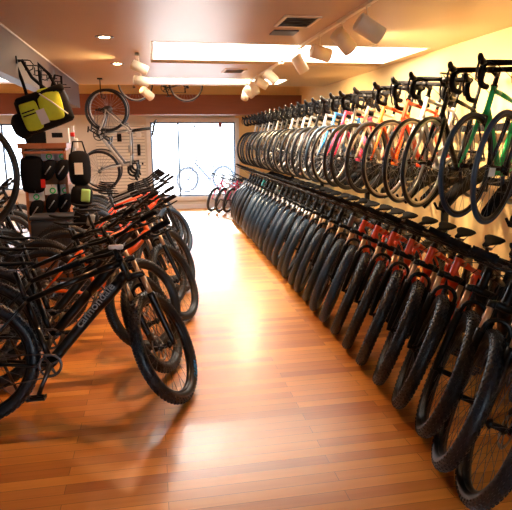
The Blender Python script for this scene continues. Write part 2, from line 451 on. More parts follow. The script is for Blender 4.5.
def crank_mb(kind):
    g = GEO[kind]; mb = MB(); bb = g.bb; r = .066 if kind == 'mtb' else .088
    ang = R(-113)
    mb.lathe_y([(r, -.046), (r, -.050), (r-.012, -.050), (r-.012, -.046)], c=bb, n=32)
    for i in range(32):
        a = 2*PI*i/32; mb.box(bb+Vector((math.cos(a)*(r+.002), -.048, math.sin(a)*(r+.002))), (.005,.003,.005), 0, Matrix.Rotation(-a, 3, 'Y'))
    for i in range(4):
        a = 2*PI*i/4+.5; mb.tube([bb+Vector((0,-.052,0)), bb+Vector((math.cos(a)*(r-.006), -.049, math.sin(a)*(r-.006)))], [.012,.006], 6)
    mb.cyl(bb+Vector((0,-.07,0)), bb+Vector((0,.07,0)), .012, 12)
    for s in (-1, 1):
        a = ang if s < 0 else ang+PI
        e = bb+Vector((math.cos(a)*.172, s*.085, math.sin(a)*.172))
        mb.tube([bb+Vector((0,s*.045,0)), bb+Vector((0,s*.068,0))], [.016,.018], 10)
        mb.tube([bb+Vector((0,s*.066,0)), bb.lerp(e,.5)+Vector((0,s*.032,0)), e], [.017,.012,.013], 8, 0, 0.6)
    return mb
def pedal_mb(kind, s):
    g = GEO[kind]; mb = MB(); bb = g.bb; a = R(-113) if s < 0 else R(-113)+PI
    e = bb+Vector((math.cos(a)*.172, s*.085, math.sin(a)*.172)); c = e+Vector((0,s*.06,0))
    mb.cyl(e, c+Vector((0,s*.04,0)), .006, 8)
    for dx in (-.043, .043): mb.box(c+Vector((dx,0,0)), (.012,.085,.018))
    for dy in (-.04, 0, .04): mb.box(c+Vector((0,dy,0)), (.08,.010,.014))
    return mb
def chain_mb(kind):
    g = GEO[kind]; bb = g.bb; r = .066 if kind == 'mtb' else .088; rc = .045; pts = []
    for i in range(9):
        a = PI/2-PI*i/8; pts.append(bb+Vector((math.cos(a)*r, -.048, math.sin(a)*r)))
    low = g.rear+Vector((.02,-.046,-.15)); pts += [low+Vector((.02,0,-.012)), low+Vector((-.005,0,-.012)), low+Vector((-.012,0,.01)), g.rear+Vector((.03,-.044,-.07))]
    for i in range(9):
        a = -PI*.3-PI*1.2*i/8; pts.append(g.rear+Vector((math.cos(a)*rc, -.044, math.sin(a)*rc)))
    return MB().tube(pts, .0042, 6, closed=True)
def mech_mb(kind):
    g = GEO[kind]; mb = MB(); p = g.rear+Vector((0,-.068,-.02))
    mb.tube([p, p+Vector((-.012,-.01,-.035)), p+Vector((.02,-.01,-.07))], [.011,.016,.012], 8)
    for dy in (.012, .028):
        mb.tube([p+Vector((.018,dy,-.06)), p+Vector((.02,dy,-.13))], [.012,.010], 6, 0, 0.3)
    for dz in (-.065, -.13): mb.cyl(p+Vector((.019,.014,dz)), p+Vector((.019,.026,dz)), .017, 12)
    return mb
def caliper_mb(kind, front):
    g = GEO[kind]; mb = MB(); w = g.hub if front else g.rear
    if kind == 'mtb':
        c = w+Vector((-.055,.05,.075)) if front else w+Vector((.05,.05,.07))
        mb.rbox(c, (.05,.036,.03), .009, rot=Matrix.Rotation(R(-60 if front else 50), 3, 'Y'))
    else:
        c = (g.hl-g.a*.035+g.fw*.03) if front else g.sttop+Vector((-.09,0,-.10))
        for s in (-1, 1): mb.tube([c+Vector((0,0,.01)), c+Vector((.006,s*.03,.0)), c+Vector((.004,s*.028,-.035)), c+Vector((0,s*.016,-.045))], [.008,.008,.006,.005], 8)
        if not front: mb.v = [tuple(v) for v in mb.v]
    return mb
def post_mb(kind):
    g = GEO[kind]; mb = MB()
    return mb.cyl(g.sttop-g.sd*.05, g.sad-g.sd*.035, .0145, 12)
def stand_mb(kind, lean):
    g = GEO[kind]; mb = MB(); s = g.rear.lerp(g.bb, .35)+Vector((0,.05,-.01))
    y = .24; z = y*math.tan(lean)+.010
    f = Vector((s.x+.05, y, z))
    mb.tube([s, s+Vector((.0,.025,-.02)), f+Vector((0,-.01,.02)), f+Vector((.02,.02,0))], [.010,.009,.008,.010], 8)
    mb.rbox(s+Vector((0,-.005,.0)), (.05,.03,.03), .006)
    return mb

def bike_tree(kind, main='black', acc=None, acc2=None, fork=None, tyre='tyre', rim='rim', tape='matte', stanchion='gold', knobs=True, saddle=None, stand=None, mudtag=False, name=None):
    g = GEO[kind]; acc = acc or main; acc2 = acc2 or main
    fm = [M['p_'+main], M['p_'+acc], M['p_'+acc2]]; fk = M['p_'+(fork or ('black' if kind == 'mtb' else main))]
    def wheel(front):
        off = (0, 0, 0)
        T = ['wheel', cm(kind+'rim', lambda: rim_mb(*g.rim), M[rim]), [
            ('tire', cm(kind+'tyre'+str(knobs), lambda: tyre_mb(g.Ro, g.sr, knobs), M[tyre])),
            ('spokes', cm(kind+'spokes', lambda: spokes_mb(g.rim[0]-.02, r=.0014), M['darksteel' if rim == 'rim' else 'steel'])),
            ('hub', cm('hub', hub_mb, M['black']))], 'F' if front else 'R']
        if kind == 'mtb': T[2].append(('brake_rotor', cm('rotor', rotor_mb, M['steel'])))
        if not front: T[2].append(('cassette', cm('cassette', cassette_mb, M['darksteel'])))
        return T
    t = [
        ['frame', cm(kind+'frame', lambda: frame_mb(kind), fm), [], ''],
        wheel(True), wheel(False),
        ['fork', cm(kind+'fork', lambda: fork_mb(kind), fk), [('stanchions', cm('stan', lambda: stanchion_mb(kind), M[stanchion]))] if kind == 'mtb' else [], 'S'],
        ['stem', cm(kind+'stem', lambda: stem_mb(kind), M['black']), [], 'S'],
        ['handlebar', cm(kind+'bar', lambda: bar_mb(kind), M[tape if kind == 'road' else 'black']),
            ([('grip', cm('gripL', lambda: grip_mb(kind, 1), M['matte'])), ('grip', cm('gripR', lambda: grip_mb(kind, -1), M['matte']))] if kind == 'mtb' else []) +
            [('brake_lever', cm(kind+'levL', lambda: lever_mb(kind, 1), M['black'])), ('brake_lever', cm(kind+'levR', lambda: lever_mb(kind, -1), M['black']))], 'S'],
        ['cables', cm(kind+'cable', lambda: cable_mb(kind), M['black']), [], 'S'],
        ['brake_caliper', cm(kind+'calF', lambda: caliper_mb(kind, True), M['darksteel']), [], 'S'],
        ['brake_caliper', cm(kind+'calR', lambda: caliper_mb(kind, False), M['darksteel']), [], ''],
        ['saddle', cm('saddle', saddle_mb, M['p_'+saddle] if saddle else M['matte']), [('saddle_rails', cm('rails', rails_mb, M['darksteel']))], 'D'],
        ['seat_post', cm(kind+'post', lambda: post_mb(kind), M['black']), [], ''],
        ['crankset', cm(kind+'crank', lambda: crank_mb(kind), M['darksteel' if kind == 'mtb' else 'black']),
            [('pedal', cm(kind+'pedL', lambda: pedal_mb(kind, 1), M['black'])), ('pedal', cm(kind+'pedR', lambda: pedal_mb(kind, -1), M['black']))], ''],
        ['chain', cm(kind+'chain', lambda: chain_mb(kind), M['darksteel']), [], ''],
        ['rear_derailleur', cm(kind+'mech', lambda: mech_mb(kind), M['black']), [], ''],
    ]
    if stand is not None: t.append(['kickstand', cm('stand%.2f' % stand, lambda: stand_mb(kind, stand), M['black']), [], ''])
    return t
def place_bike(kind, tree, loc, heading, lean, steer, label, cat, group, name, scale=1.0, mat=None):
    """heading in degrees from +X (counter-clockwise seen from above); lean to the bike's own left"""
    g = GEO[kind]
    root = empty(name, loc); root.rotation_mode = 'XYZ'; root.rotation_euler = (-R(lean), 0, R(heading)); root.scale = (scale,)*3
    if mat is not None: root.matrix_world = mat
    tag(root, label, cat, group)
    S = Matrix.Translation(g.P0) @ Matrix.Rotation(R(steer), 4, g.a) @ Matrix.Translation(-g.P0)
    out = {'root': root}
    for nm, me, kids, fl in tree:
        o = bpy.data.objects.new(nm, me); C.objects.link(o); o.parent = root
        if fl == 'S': o.matrix_basis = S
        elif fl == 'F': o.matrix_basis = S @ Matrix.Translation(g.hub) @ Matrix.Rotation(random.uniform(0, 6), 4, 'Y')
        elif fl == 'R': o.matrix_basis = Matrix.Translation(g.rear) @ Matrix.Rotation(random.uniform(0, 6), 4, 'Y')
        elif fl == 'D': o.matrix_basis = Matrix.Translation(g.sad)
        for kn, km in kids:
            c = bpy.data.objects.new(kn, km); C.objects.link(c); c.parent = o
        out.setdefault(nm, []).append(o)
    return out

ORD = ['nearest', 'second', 'third', 'fourth', 'fifth', 'sixth', 'seventh', 'eighth', 'ninth', 'tenth', 'eleventh', 'twelfth', 'thirteenth', 'fourteenth',
       'fifteenth', 'sixteenth', 'seventeenth', 'eighteenth', 'nineteenth', 'twentieth', 'twenty-first', 'twenty-second', 'twenty-third', 'twenty-fourth',
       'twenty-fifth', 'twenty-sixth', 'twenty-seventh', 'twenty-eighth', 'twenty-ninth', 'thirtieth', 'thirty-first', 'thirty-second']
def nth(i): return ORD[i]

# ================================================================== ROOM
CZ = 2.64; XR = 3.35; XL = -4.6; YB = 13.35; YC = 10.7; YF = -3.0
s = MB().box(((XL+XR)/2, 5.3, -.05), (XR-XL+.3, 17.0, .1)); struct('floor', s, M['floor'])
# ceiling with two recessed light troughs
def trough(mb, x0, x1, y0, y1): pass
mb = MB(); T = [(0.03, XR-.0, 6.12, 7.95), (0.0, 2.35, 9.45, YC)]
Ym = [YF-.2, 6.12, 7.95, 9.55, 10.45, YC]
ct = .12
def slab(x0, x1, y0, y1, z=CZ, t=ct): mb.box(((x0+x1)/2, (y0+y1)/2, z+t/2), (x1-x0, y1-y0, t))
slab(XL, XR+.15, YF-.2, 6.12)
slab(XL, .03, 6.12, 7.75); slab(3.22, XR+.15, 6.12, 7.75)
slab(XL, XR+.15, 7.75, 9.55)
slab(XL, -3.95, 9.55, 10.45); slab(-1.45, -.05, 9.55, 10.45); slab(2.4, XR+.15, 9.55, 10.45)
slab(XL, XR+.15, 10.45, YC)
struct('ceiling', mb, M['ceil'])
mb = MB()
for x0, x1, y0, y1 in ((.03, 3.22, 6.12, 7.75), (-.05, 2.4, 9.55, 10.45), (-3.95, -1.45, 9.55, 10.45)):
    mb.box(((x0+x1)/2, (y0+y1)/2, CZ+.15), (x1-x0+.02, y1-y0+.02, .03))
struct('trim_1', mb, M['ceil'])
def strip_light(x0, x1, y0, y1, label):
    e = empty('ceiling_light_panel', ((x0+x1)/2, (y0+y1)/2, CZ)); w, d = x1-x0, y1-y0
    f = MB()
    f.box((0,-d/2+.012,.058),(w,.024,.12)); f.box((0,d/2-.012,.058),(w,.024,.12)); f.box((-w/2+.012,0,.058),(.024,d-.05,.12)); f.box((w/2-.012,0,.058),(.024,d-.05,.12))
    f.build('frame', M['cream'], e)
    MB().box((0,0,.02),(w-.05,d-.05,.02)).build('diffuser', M['strip'], e)
    tag(e, label, 'ceiling light', 'luminous panels recessed in the ceiling')
strip_light(.04, 3.2, 6.14, 7.45, 'long glowing white ceiling panel nearest the camera, right of centre')
strip_light(-.04, 2.38, 9.57, 10.43, 'thinner glowing white ceiling panel just before the wooden beam')
strip_light(-3.9, -1.5, 9.57, 10.43, 'glowing white ceiling panel at far left beyond the grey soffit')
# walls
def wall(name, c, d, m): return struct(name, MB().box(c, d), m)
wall('wall_right', (XR+.075, 5.3, 1.75), (.15, 17.0, 3.7), M['wall_y'])
wall('wall_left', (XL-.075, 5.3, 1.75), (.15, 17.0, 3.7), M['wall_w'])
# back wall with openings: window_1 x -.03..1.97 z .29.. 2.06 ; window_2 x -3.9..-1.95
mb = MB(); hh = 3.6
def wseg(x0, x1, z0, z1): mb.box(((x0+x1)/2, YB+.075, (z0+z1)/2), (x1-x0, .15, z1-z0))
W1 = (-.03, 1.98, .30, 2.05); W2 = (-4.2, -2.55, .55, 2.02)
wseg(XL, W2[0], 0, hh); wseg(W2[1], W1[0], 0, hh); wseg(W1[1], XR, 0, hh)
for w in (W1, W2): wseg(w[0], w[1], 0, w[2]); wseg(w[0], w[1], w[3], hh)
struct('wall_back', mb, M['wall_w'])
# wall behind the camera, with the shop front windows
mb = MB()
for x0, x1, z0, z1 in ((XL, .2, 0, hh), (2.2, XR, 0, hh), (.2, 2.2, 0, .5), (.2, 2.2, 2.3, hh)):
    mb.box(((x0+x1)/2, YF-.1, (z0+z1)/2), (x1-x0, .15, z1-z0))
struct('wall_front', mb, M['wall_w'])
# bay beyond the dropped ceiling: high ceiling, yellow upper wall, beam
struct('trim_2', MB().box(((XL+XR)/2, YC+.03, 3.1), (XR-XL, .06, .92)), M['wall_y'])
struct('trim_3', MB().box(((XL+XR)/2, 12.0, 3.55), (XR-XL+.3, 3.0, .1)), M['wall_y'])
struct('trim_4', MB().box(((XL+XR)/2, 12.55, 3.05), (XR-XL, .06, .94)), M['wall_y'])
struct('trim_5', MB().box(((XL+XR)/2, 12.5, 2.39), (XR-XL, .36, .42)), M['beam'])
struct('baseboard_back', MB().box((1.1, YB-.01, .05), (4.4, .03, .10)).box((-2.9, YB-.01, .05), (3.2, .03, .10)), M['trimw'])
struct('trim_6', MB().box((2.66, YB-.02, 1.1), (1.35, .03, 2.2)), M['wall_y'])
# soffit on the left
so = MB().box((-1.33, (YC-.4)/2, 2.43), (.14, YC+.4, .42)).box((-1.257, (YC-.4)/2, CZ-.008), (.012, YC+.4, .016), 1)
struct('trim_7', so, [M['soffit'], M['trimw']])
# windows
M['pane'] = bpy.data.materials.new('glare_haze_glass'); M['pane'].use_nodes = True
nt = M['pane'].node_tree; nt.nodes.clear()
o_ = nt.nodes.new('ShaderNodeOutputMaterial'); mx = nt.nodes.new('ShaderNodeMixShader'); tr = nt.nodes.new('ShaderNodeBsdfTransparent'); tl = nt.nodes.new('ShaderNodeBsdfTranslucent')
gl = nt.nodes.new('ShaderNodeBsdfGlossy'); gl.inputs['Roughness'].default_value = .05; m2 = nt.nodes.new('ShaderNodeMixShader'); m2.inputs[0].default_value = .05
tl.inputs[0].default_value = (.95, .93, .95, 1); mx.inputs[0].default_value = .02  # slight translucent share imitates window glare as haze in the pane
nt.links.new(tr.outputs[0], mx.inputs[1]); nt.links.new(tl.outputs[0], mx.inputs[2]); nt.links.new(mx.outputs[0], m2.inputs[1]); nt.links.new(gl.outputs[0], m2.inputs[2]); nt.links.new(m2.outputs[0], o_.inputs[0])
def window(name, W, mull, y=YB):
    x0, x1, z0, z1 = W; e = empty(name, ((x0+x1)/2, y, z0)); tag(e, kind='structure'); w = x1-x0; h = z1-z0
    t = MB(); tw = .09
    t.box((0,-.02,h+tw/2),(w+2*tw,.05,tw)); t.box((0,-.03,-tw/2),(w+2*tw,.08,tw)); t.box((-w/2-tw/2,-.02,h/2),(tw,.05,h)); t.box((w/2+tw/2,-.02,h/2),(tw,.05,h))
    t.build('casing', M['trimw'], e)
    f = MB(); fw = .035
    f.box((0,.03,h-fw/2),(w,.05,fw)); f.box((0,.03,fw/2),(w,.05,fw)); f.box((-w/2+fw/2,.03,h/2),(fw,.05,h)); f.box((w/2-fw/2,.03,h/2),(fw,.05,h))
    for m in mull: f.box((m-(x0+x1)/2,.03,h/2),(.04,.05,h))
    if name == 'window_1': f.box((.2,.03,.12),(1.5,.04,.02))
    f.build('window_frame', M['winframe'], e)
    MB().box((0,.045,h/2),(w-.02,.006,h-.02)).build('pane', M['pane'], e)
window('window_1', W1, [.62]); window('window_2', W2, [-3.3])
window('window_3', (.2, 2.2, .5, 2.3), [1.2], YF-.17)
struct('ground', MB().box((0, 24, -.12), (60, 21, .1)).box((0, -14, -.12), (60, 21, .1)), pmat('pale_concrete', (.62, .60, .58), .8))
# slatwall panel on the back wall
sl = MB().box((-.72, YB-.02, 1.25), (1.1, .03, 1.55)).build('slatwall_panel', M['slat']); tag(sl, 'beige horizontal slatwall panel left of the big bright window', 'slatwall')

# ================================================================== CEILING FITTINGS
def spot_head(rod_top, head_c, direction, label, group, length=.20, r=.062, power=30):
    e = empty('track_spotlight', head_c)
    d = Vector(direction).normalized(); top = Vector(rod_top)-Vector(head_c)
    st = MB(); st.cyl((top.x,top.y,top.z), (top.x*.3, top.y*.3, r*.6), .007, 8); st.box((top.x,top.y,top.z-.015),(.04,.10,.03)); st.tube([(top.x*.3,top.y*.3,r*.6+.02),(0,0,r*.5)], .012, 8)
    st.build('stem', M['cream'], e)
    c = MB(); a = -d*length/2; b = d*length/2
    c.tube([a, a+d*.006, a+d*.012, b-d*.002, b, b-d*.004, b-d*.05], [r*.80, r*.97, r, r, r*.97, r*.90, r*.86], 24)
    c.build('lamp_housing', M['cream'], e)
    MB().tube([b-d*.035, b-d*.03], r*.84, 20).build('lamp_face', M['lamp'], e)
    tag(e, label, 'spotlight', group)
    if power:
        L = bpy.data.lights.new('spot_lamp', 'SPOT'); L.energy = power*2.2; L.color = (1, .72, .42); L.spot_size = R(95); L.spot_blend = .8; L.shadow_soft_size = .05
        lo = bpy.data.objects.new('spot_lamp', L); C.objects.link(lo); lo.parent = e; lo.location = d*(length/2+.02)
        lo.rotation_euler = d.to_track_quat('-Z', 'Y').to_euler(); lo.name = 'spot_lamp'
def track(x, y0, y1, label):
    t = MB().box((0, 0, -.012), (.035, y1-y0, .024)).box((0, -(y1-y0)/2+.06, -.02), (.045, .12, .04)).build('lighting_track', M['cream'], None, (x, (y0+y1)/2, CZ)); tag(t, label, 'lighting track')
track(1.66, 3.6, 6.3, 'cream ceiling track holding the four large spotlights at upper right')
track(1.72, 7.3, 10.2, 'cream ceiling track holding the cluster of spotlights before the beam')
track(-.13, 6.9, 8.3, 'short cream ceiling track at left holding three stacked spotlights')
G4 = 'large cream spotlights on the right track'
spot_head((1.66,4.25,CZ), (1.68,4.22,2.45), (.80,.0,-.45), 'large cream cylinder spotlight nearest the camera, pointing right', G4, .22, .07, 60)
spot_head((1.66,4.8,CZ), (1.67,4.78,2.455), (.70,.25,-.60), 'cream cylinder spotlight second from camera on right track, tilted down right', G4, .21, .068, 60)
spot_head((1.66,5.45,CZ), (1.66,5.42,2.45), (.95,.1,-.2), 'cream cylinder spotlight third from camera, lying almost level', G4, .20, .066, 60)
spot_head((1.66,6.1,CZ), (1.64,6.12,2.44), (.55,.1,-.80), 'cream cylinder spotlight farthest on right track, pointing steeply down', G4, .20, .062, 60)
GC = 'cream spotlights clustered before the beam'
for i, (y, z, d, l) in enumerate([(7.9, 2.50, (.6,-.2,-.6), 'cream spotlight at the near top of the cluster before the beam'),
    (8.6, 2.48, (.8,.1,-.4), 'cream spotlight second in the cluster before the beam'),
    (9.2, 2.46, (.2,-.4,-.8), 'cream spotlight in the middle of the cluster before the beam'),
    (9.7, 2.44, (.5,-.5,-.6), 'cream spotlight second from the far end of the cluster before the beam'),
    (10.1, 2.43, (-.3,-.5,-.8), 'cream spotlight at the far low end of the cluster before the beam')]):
    spot_head((1.72,y,CZ), (1.70,y,z), d, l, GC, .20, .066, 45)
GL = 'cream spotlights on the short left track'
spot_head((-.13,7.15,CZ), (-.11,7.15,2.50), (.75,-.1,-.35), 'topmost of the three cream spotlights at left, pointing right', GL, .20, .062, 12)
spot_head((-.13,7.5,CZ), (-.10,7.5,2.38), (-.9,-.35,.1), 'middle of the three cream spotlights at left, pointing left', GL, .19, .060, 12)
spot_head((-.13,7.9,CZ), (-.04,7.9,2.26), (.6,.5,-.5), 'lowest of the three cream spotlights at left, beneath the other two', GL, .19, .058, 12)
for x, y, l in ((-.42, 5.95, 'round recessed downlight nearer the camera on the left ceiling'), (-.41, 7.9, 'round recessed downlight farther back on the left ceiling'), (.0, 4.2, 'round recessed downlight at the top edge of the picture')):
    e = empty('recessed_downlight', (x, y, CZ))
    MB().lathe_y([(.095,-.004),(.095,.002),(.065,.004),(.062,-.006)], n=28).build('trim_ring', M['darksteel'], e).rotation_euler = (PI/2, 0, 0)
    MB().tube([(0,0,-.002),(0,0,-.006)], .05, 20).build('bulb', M['down'], e)
    tag(e, l, 'downlight', 'recessed downlights')
    L = bpy.data.lights.new('downlight_lamp', 'SPOT'); L.energy = 62; L.color = (1, .46, .17); L.spot_size = R(130); L.spot_blend = 1; L.shadow_soft_size = .05
    lo = bpy.data.objects.new('downlight_lamp', L); C.objects.link(lo); lo.parent = e; lo.location = (0, 0, -.02)
def vent(x, y, label, w=.30, d=.42):
    e = empty('ceiling_vent', (x, y, CZ)); f = MB()
    for a, b in (((0,-d/2,-.006),(w,.03,.014)),((0,d/2,-.006),(w,.03,.014)),((-w/2,0,-.006),(.03,d,.014)),((w/2,0,-.006),(.03,d,.014))): f.box(a, b)
    f.build('frame', M['cream'], e); MB().box((0,0,-.003),(w,d,.004)).build('backing', M['black'], e)
    for i in range(6): MB().box((0,-d/2+.05+i*(d-.1)/5,-.008),(w-.03,.02,.004),0,Matrix.Rotation(R(25),3,'X')).build('slat', M['steel'], e)
    tag(e, label, 'vent', 'ceiling vents')
vent(1.30, 4.95, 'slatted ceiling vent nearest the camera, left of the large spotlights')
vent(1.25, 8.45, 'small slatted ceiling vent between the two glowing panels')
p = MB().box((0,0,-.006),(.24,.22,.012)).build('ceiling_grille', M['darksteel'], None, (1.30, 5.45, CZ)); tag(p, 'small dark ceiling grille just behind the near vent', 'grille')

# ================================================================== RIGHT LOWER ROW (mountain bikes on the floor)
LEAN = R(13)
def lower_loc(i):
    y = 1.98+.325*i; x = 1.40+(.05 if i > 1 else .02*i)+min(1, i/10)*.08+max(0, i-10)*.008
    if i < 2: return (1.385, 1.405)[i], (2.06, 2.33)[i]
    return x, y
specs = {0:('black','black','grey'),1:('black','red','black'),2:('black','red','red'),3:('red','red','red'),4:('red','red','red'),5:('red','black','red'),6:('red','red','black'),7:('red','black','red'),
         8:('red','red','black'),9:('grey','black','black'),10:('black','red','red'),13:('black','teal','black'),17:('black','grey','white'),20:('grey','red','black'),24:('teal','black','teal'),26:('black','white','black')}
NL = 30
desc = {'black':'black', 'red':'red', 'grey':'grey', 'teal':'teal', 'white':'white', 'blue':'blue'}
for i in range(NL):
    m, a, b = specs.get(i, ('black', random.choice(['black', 'black', 'grey']), 'black'))
    x, y = lower_loc(i)
    ty = 'tyre_sheen' if 8 <= i <= 24 else 'tyre'
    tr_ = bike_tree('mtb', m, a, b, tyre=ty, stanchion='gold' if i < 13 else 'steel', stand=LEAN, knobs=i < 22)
    look = 'black' if m == a == b == 'black' else ('%s mountain bike' % m if a == b == m else None)
    cl = ' and '.join(dict.fromkeys([desc[m], desc[b if b != m else a]]))
    if i == 0: lab = 'black mountain bike at the near end of the right floor row'
    elif i == NL-1: lab = '%s mountain bike at the far end of the right floor row' % cl
    else: lab = '%s mountain bike, %s from the camera in the right floor row' % (cl, nth(i))
    ob = place_bike('mtb', tr_, (x, y, 0), 180+42+random.uniform(-2, 2), 13, 22+random.uniform(-3, 3), lab, 'bicycle', 'mountain bikes in the right floor row', 'mountain_bike')

# ================================================================== RIGHT UPPER ROW (road bikes on the rack)
UZ = 1.10
ys = [3.02, 3.34, 3.92, 4.24, 4.60, 5.08, 5.50, 5.86, 6.18, 6.54]
while ys[-1] < 11.5: ys.append(ys[-1]+.35)
us = [('black','red','black','rim'),('green','green','white','rim'),('black','black','black','rimsilver'),('white','bone','white','rimsilver'),('red','black','red','rimsilver'),('orange','orange','white','rim'),
      ('bone','white','black','rim'),('silver','white','silver','rim'),('pink','red','white','rimsilver'),('blue','paleblue','white','rim'),('white','red','black','rimsilver'),('black','orange','black','rim')]
for i, y in enumerate(ys):
    m, a, b, rim = us[i] if i < len(us) else random.choice([('black','white','black','rimsilver'),('white','blue','white','rim'),('silver','red','silver','rimsilver'),('black','black','grey','rim'),('pink','pink','white','rim'),('grey','grey','white','rimsilver')])
    tr_ = bike_tree('road', m, a, b, tyre='tyre_sheen' if i in (0, 1, 9) else 'tyre', rim=rim, knobs=False, saddle='paleblue' if i in (7, 8, 12) else 'black',
                    tape='matte')
    nm = {'pink':'crimson', 'bone':'bone coloured', 'silver':'silver'}.get(m, m)
    if i == 0: lab = '%s drop-bar road bike with blue painted-sheen tyres at the near end of the upper rack' % nm
    elif i == 1: lab = 'bright green drop-bar road bike hanging second on the upper rack'
    elif i == len(ys)-1: lab = '%s road bike at the far end of the upper rack beside the window' % nm
    else: lab = '%s road bike, %s from the camera on the upper rack' % (nm, nth(i))
    ob = place_bike('road', tr_, (2.01, y, UZ), 180+36+(random.uniform(-3, 3) if i > 3 else 0), 6, (random.uniform(-5, 5) if i > 3 else [0,-4,0,0][i]), lab, 'bicycle', 'road bikes on the upper rack', 'road_bike')
    if i in (0, 2, 5, 7):
        t_ = MB().box((.02,.04,.18),(.05,.004,.09)).build('price_tag', M['paper'], ob['wheel'][0]); t_['label'] = 'white paper tag in the spokes'
# rack: posts, long rails and sloping arms, one thing
rack = empty('bike_rack', (3.2, 7.9, 0)); tag(rack, 'long black steel wall rack carrying the upper row of road bikes', 'bike rack')
for y in (3.3, 5.6, 7.9, 10.2, 12.5):
    MB().box((0,y-7.9,1.15),(.06,.06,2.3)).box((0,y-7.9,.01),(.14,.14,.02)).box((.06,y-7.9,2.2),(.12,.04,.04)).build('post', M['black'], rack)
for z in (1.22, 1.72):
    MB().box((-.05,-.15,z),(.04,9.9,.07)).build('rail', M['black'], rack)
for i, y in enumerate(ys):
    a_ = MB(); h = R(33); d = Vector((math.cos(h), math.sin(h), 0)); o_v = Vector((2.14-3.2, y+.06-7.9, UZ))
    a_.tube([o_v+Vector((.12,.03,-.02)), o_v+d*.45+Vector((0,0,.10)), o_v+d*1.12+Vector((0,0,.26))], [.055,.060,.060], 4, 0, 0.6)
    a_.tube([o_v+Vector((.12,0,-.03)), o_v+Vector((.05,-.03,-.02)), o_v+Vector((.01,-.05,.03))], .010, 6)
    a_.build('arm', M['matte'], rack)

# ================================================================== LEFT ROW
GLR = 'mountain bikes in the left floor row'
SL = R(10)
near = bike_tree('mtb', 'black', 'black', 'black', stand=SL)
nb = place_bike('mtb', near, (.05, 3.20, 0), 2, 10, 66, 'large black mountain bike at the left with grey lettering on the down tube', 'bicycle', GLR, 'mountain_bike')
g = GEO['mtb']
# lettering on the down tube (right side of the bike)
a0 = g.hl+g.a*.028; a1 = g.bb+Vector((0,0,.01)); dd = (a0-a1).normalized()
me = text_mesh('cannondale', .070, M['letter_grey'], .0008, .0008)
lt = bpy.data.objects.new('lettering', me); C.objects.link(lt); lt.parent = nb['root']
X = dd; Z = Vector((0,-1,0)); Y = Z.cross(X); m4 = Matrix((X, Y, Z)).transposed().to_4x4(); m4.translation = a1.lerp(a0, .60)+Vector((-.004,-.0375,.020)); lt.matrix_basis = m4
lt['label'] = 'grey maker lettering along the down tube'
def tyre_letters(wheel, txt, mat, ang, Rr=.322, side=-1):
    me = text_mesh(txt, .052, mat, .0004, .0012)
    for v in me.vertices:   # wrap the word round the sidewall
        r = Rr+v.co.y; th = R(ang)+v.co.x/Rr*(1)
        v.co = Vector((r*math.cos(th), side*(.0355)+side*v.co.z, r*math.sin(th)))
    o = bpy.data.objects.new('tire_lettering', me); C.objects.link(o); o.parent = wheel
nb['wheel'][0].matrix_basis = (Matrix.Translation(g.P0) @ Matrix.Rotation(R(66), 4, g.a) @ Matrix.Translation(-g.P0)) @ Matrix.Translation(g.hub)
tyre_letters(nb['wheel'][0], 'UTSN', M['letter_blue'], -32)
def lab_sticker(root, c, d, mat, nm='frame_decal'):
    return MB().rbox(c, d, .004).build(nm, mat, root)
MB().rbox(g.stem0+Vector((.0,0,.03)), (.09,.035,.03), .01).build('stem_guard', M['white'], nb['root']).matrix_basis = Matrix.Identity(4)
left = [  # x, y, colours, steer, heading, description
    (-.02, 3.68, ('black','blue','lime'), 66, 3, 'black mountain bike with blue and lime accents, second in the left floor row'),
    (-.10, 4.15, ('black','orange','orange'), 40, 5, 'black and orange mountain bike, third in the left floor row'),
    (.17, 4.80, ('orange','blue','orange'), 58, 4, 'orange mountain bike whose front wheel reaches farthest into the aisle'),
    (.05, 5.25, ('black','lime','orange'), 50, 3, 'black mountain bike with orange top tube, fifth in the left floor row'),
    (.20, 5.75, ('black','red','white'), 55, 4, 'black mountain bike with white top tube, sixth in the left floor row'),
    (.12, 6.2, ('black','grey','black'), 50, 3, 'dark mountain bike just before the wooden shelf unit on the left'),
    (.28, 7.6, ('red','red','red'), 50, 3, 'red mountain bike nearest the camera behind the wooden shelf'),
    (.24, 8.0, ('red','white','red'), 50, 3, 'red mountain bike second behind the wooden shelf, with white stays'),
    (.18, 8.4, ('black','red','grey'), 50, 2, 'black mountain bike directly behind the two red ones on the left'),
    (.16, 8.8, ('grey','black','grey'), 50, 2, 'grey mountain bike third from the far end of the left row'),
    (.14, 9.2, ('black','white','black'), 48, 2, 'black mountain bike second from the far end of the left row'),
    (.12, 9.6, ('silver','black','black'), 48, 2, 'silver mountain bike at the far end of the left row'),
]
for k, (x, y, cols, st, hd, lab) in enumerate(left):
    ob = place_bike('mtb', bike_tree('mtb', *cols, stand=SL, tyre='tyre_sheen' if k in (6, 8, 10) else 'tyre'), (x, y, 0), hd, 10, st, lab, 'bicycle', GLR, 'mountain_bike')
    if k == 0:
        ob['wheel'][0].matrix_basis = (Matrix.Translation(g.P0) @ Matrix.Rotation(R(st), 4, g.a) @ Matrix.Translation(-g.P0)) @ Matrix.Translation(g.hub)
        tyre_letters(ob['wheel'][0], 'UTSN', M['letter_lime'], -8)
